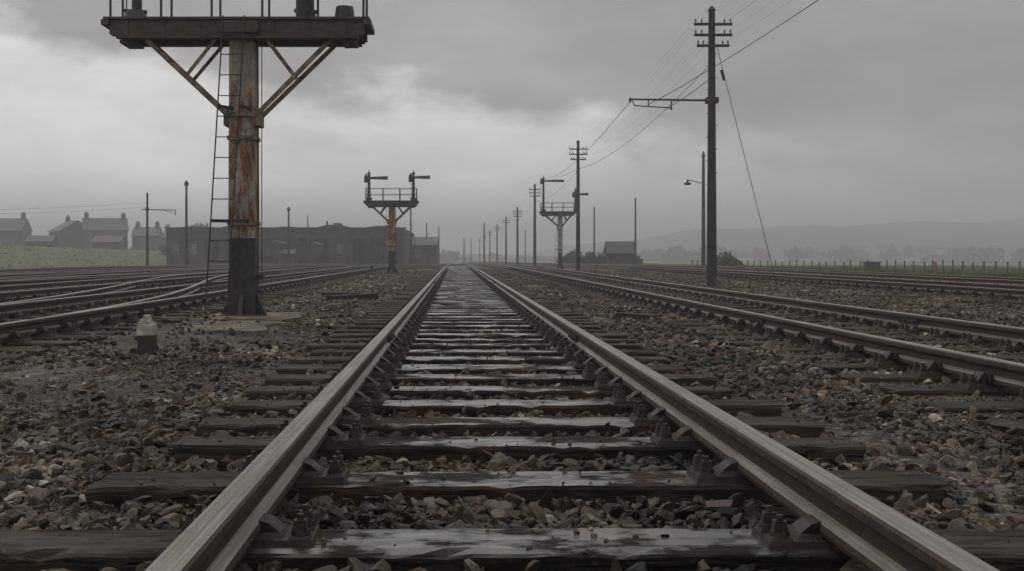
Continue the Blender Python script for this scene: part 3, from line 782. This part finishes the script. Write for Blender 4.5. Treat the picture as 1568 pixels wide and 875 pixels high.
for i in range(50):
    y=rng.uniform(400,600); x=y*rng.uniform(-.5,.1); z=G(x,y); bl.append((x,y,z-.5,rng.uniform(2.,5.),rng.uniform(2,5)))
leaf_cloud('distant_tree_line',bl,M['hedge'],.9,22)
hx=np.linspace(-900,1400,200); hy=np.linspace(450,1500,50); HX,HY=np.meshgrid(hx,hy)
rid=sm(450,950,HY)*(1-.3*sm(1000,1500,HY))
prf=3+ 36*sm(20,340,HX)*(.85+.15*np.sin(HX*.013))+ 6*sm(0,-500,HX)
HZ=-2.6+rid*(prf+2.2*np.sin(HX*.03+HY*.01)+1.5*np.sin(HX*.07))
V=np.stack([HX,HY,HZ],-1).reshape(-1,3); nx=200; i=(np.arange(49)[:,None]*nx+np.arange(nx-1)[None,:]).ravel()
npmesh('hills',V,np.stack([i,i+1,i+nx+1,i+nx],1),[M['hill']],smooth=True)

# --------------- haze ----------------------
m=bpy.data.materials.new('haze'); m.use_nodes=True; nt=m.node_tree; nt.nodes.clear()
o=nt.nodes.new('ShaderNodeOutputMaterial'); v=nt.nodes.new('ShaderNodeVolumeScatter'); v.inputs['Density'].default_value=.0023; v.inputs['Color'].default_value=(1,.995,.985,1); v.inputs['Anisotropy'].default_value=.2
nt.links.new(v.outputs[0],o.inputs['Volume'])
b=MB(); b.box(-1500,1500,-200,1600,-30,42); b.build('haze',[m])

# --------------- world ----------------------
W=bpy.data.worlds.new('World'); S.world=W; W.use_nodes=True; nt=W.node_tree; k=N(nt)
bg=nt.nodes['Background']
tc=k.n('ShaderNodeTexCoord'); sp=k.n('ShaderNodeSeparateXYZ'); k.l(tc.outputs['Generated'],sp.inputs[0])
az=k.math('ARCTAN2',sp.outputs['X'],sp.outputs['Y']); el=sp.outputs['Z']
mp=k.n('ShaderNodeMapping'); mp.inputs['Scale'].default_value=(1,1,2.6); k.l(tc.outputs['Generated'],mp.inputs['Vector'])
n1=k.noise(mp.outputs['Vector'],5.5,6,.60); n2=k.noise(mp.outputs['Vector'],3.2,6,.62)
azc=k.math('MAXIMUM',k.math('MINIMUM',az,.6),-.6)
line=k.math('ADD',.122,k.math('MULTIPLY',azc,-.18))
t=k.math('ADD',k.math('SUBTRACT',el,line),k.math('MULTIPLY',k.math('SUBTRACT',n1,.5),.17))
t=k.mr(t,-.02,.035)
br=k.mr(azc,-.02,.42,1.05,.46)
brc=k.n('ShaderNodeCombineColor')
for i in range(3): k.l(br,brc.inputs[i])
c=k.mix(t,brc.outputs[0],(.355,.352,.348))
hi=k.mr(el,.25,.8); c=k.mix(hi,c,(.82,.82,.82))
var=k.ramp(n2,[(.32,.74),(.5,1.0),(.68,1.32)]); c=k.mix(1.0,c,var,'MULTIPLY')
c=k.mix(1.0,c,(1.0,.99,.972),'MULTIPLY')
sky=k.n('ShaderNodeTexSky'); sky.sky_type='NISHITA'; sky.sun_disc=False; sky.sun_elevation=math.radians(48); sky.sun_rotation=math.radians(-35); sky.dust_density=4
sk=k.mix(1.0,sky.outputs[0],.07,'MULTIPLY')
hs=k.n('ShaderNodeHueSaturation'); hs.inputs['Saturation'].default_value=.15; k.l(sk,hs.inputs['Color'])
c=k.mix(.08,c,hs.outputs[0])
k.l(c,bg.inputs['Color']); bg.inputs['Strength'].default_value=1.0
sun=bpy.data.lights.new('sun','SUN'); sun.energy=.5; sun.angle=math.radians(25); sun.color=(1,.96,.90)
so=bpy.data.objects.new('sun',sun); S.collection.objects.link(so)
d=Vector((math.sin(math.radians(-35))*math.cos(math.radians(48)),math.cos(math.radians(-35))*math.cos(math.radians(48)),math.sin(math.radians(48))))
so.rotation_euler=d.to_track_quat('Z','Y').to_euler()

# --------------- camera ----------------------
cam=bpy.data.cameras.new('camera'); co=bpy.data.objects.new('camera',cam); S.collection.objects.link(co); S.camera=co
co.location=(0,0,.81); co.rotation_euler=(math.radians(90),0,0)
cam.sensor_width=36; cam.lens=1700/1568*36; cam.shift_x=87/1568; cam.shift_y=-45.5/1568; cam.clip_end=6000; cam.clip_start=.05
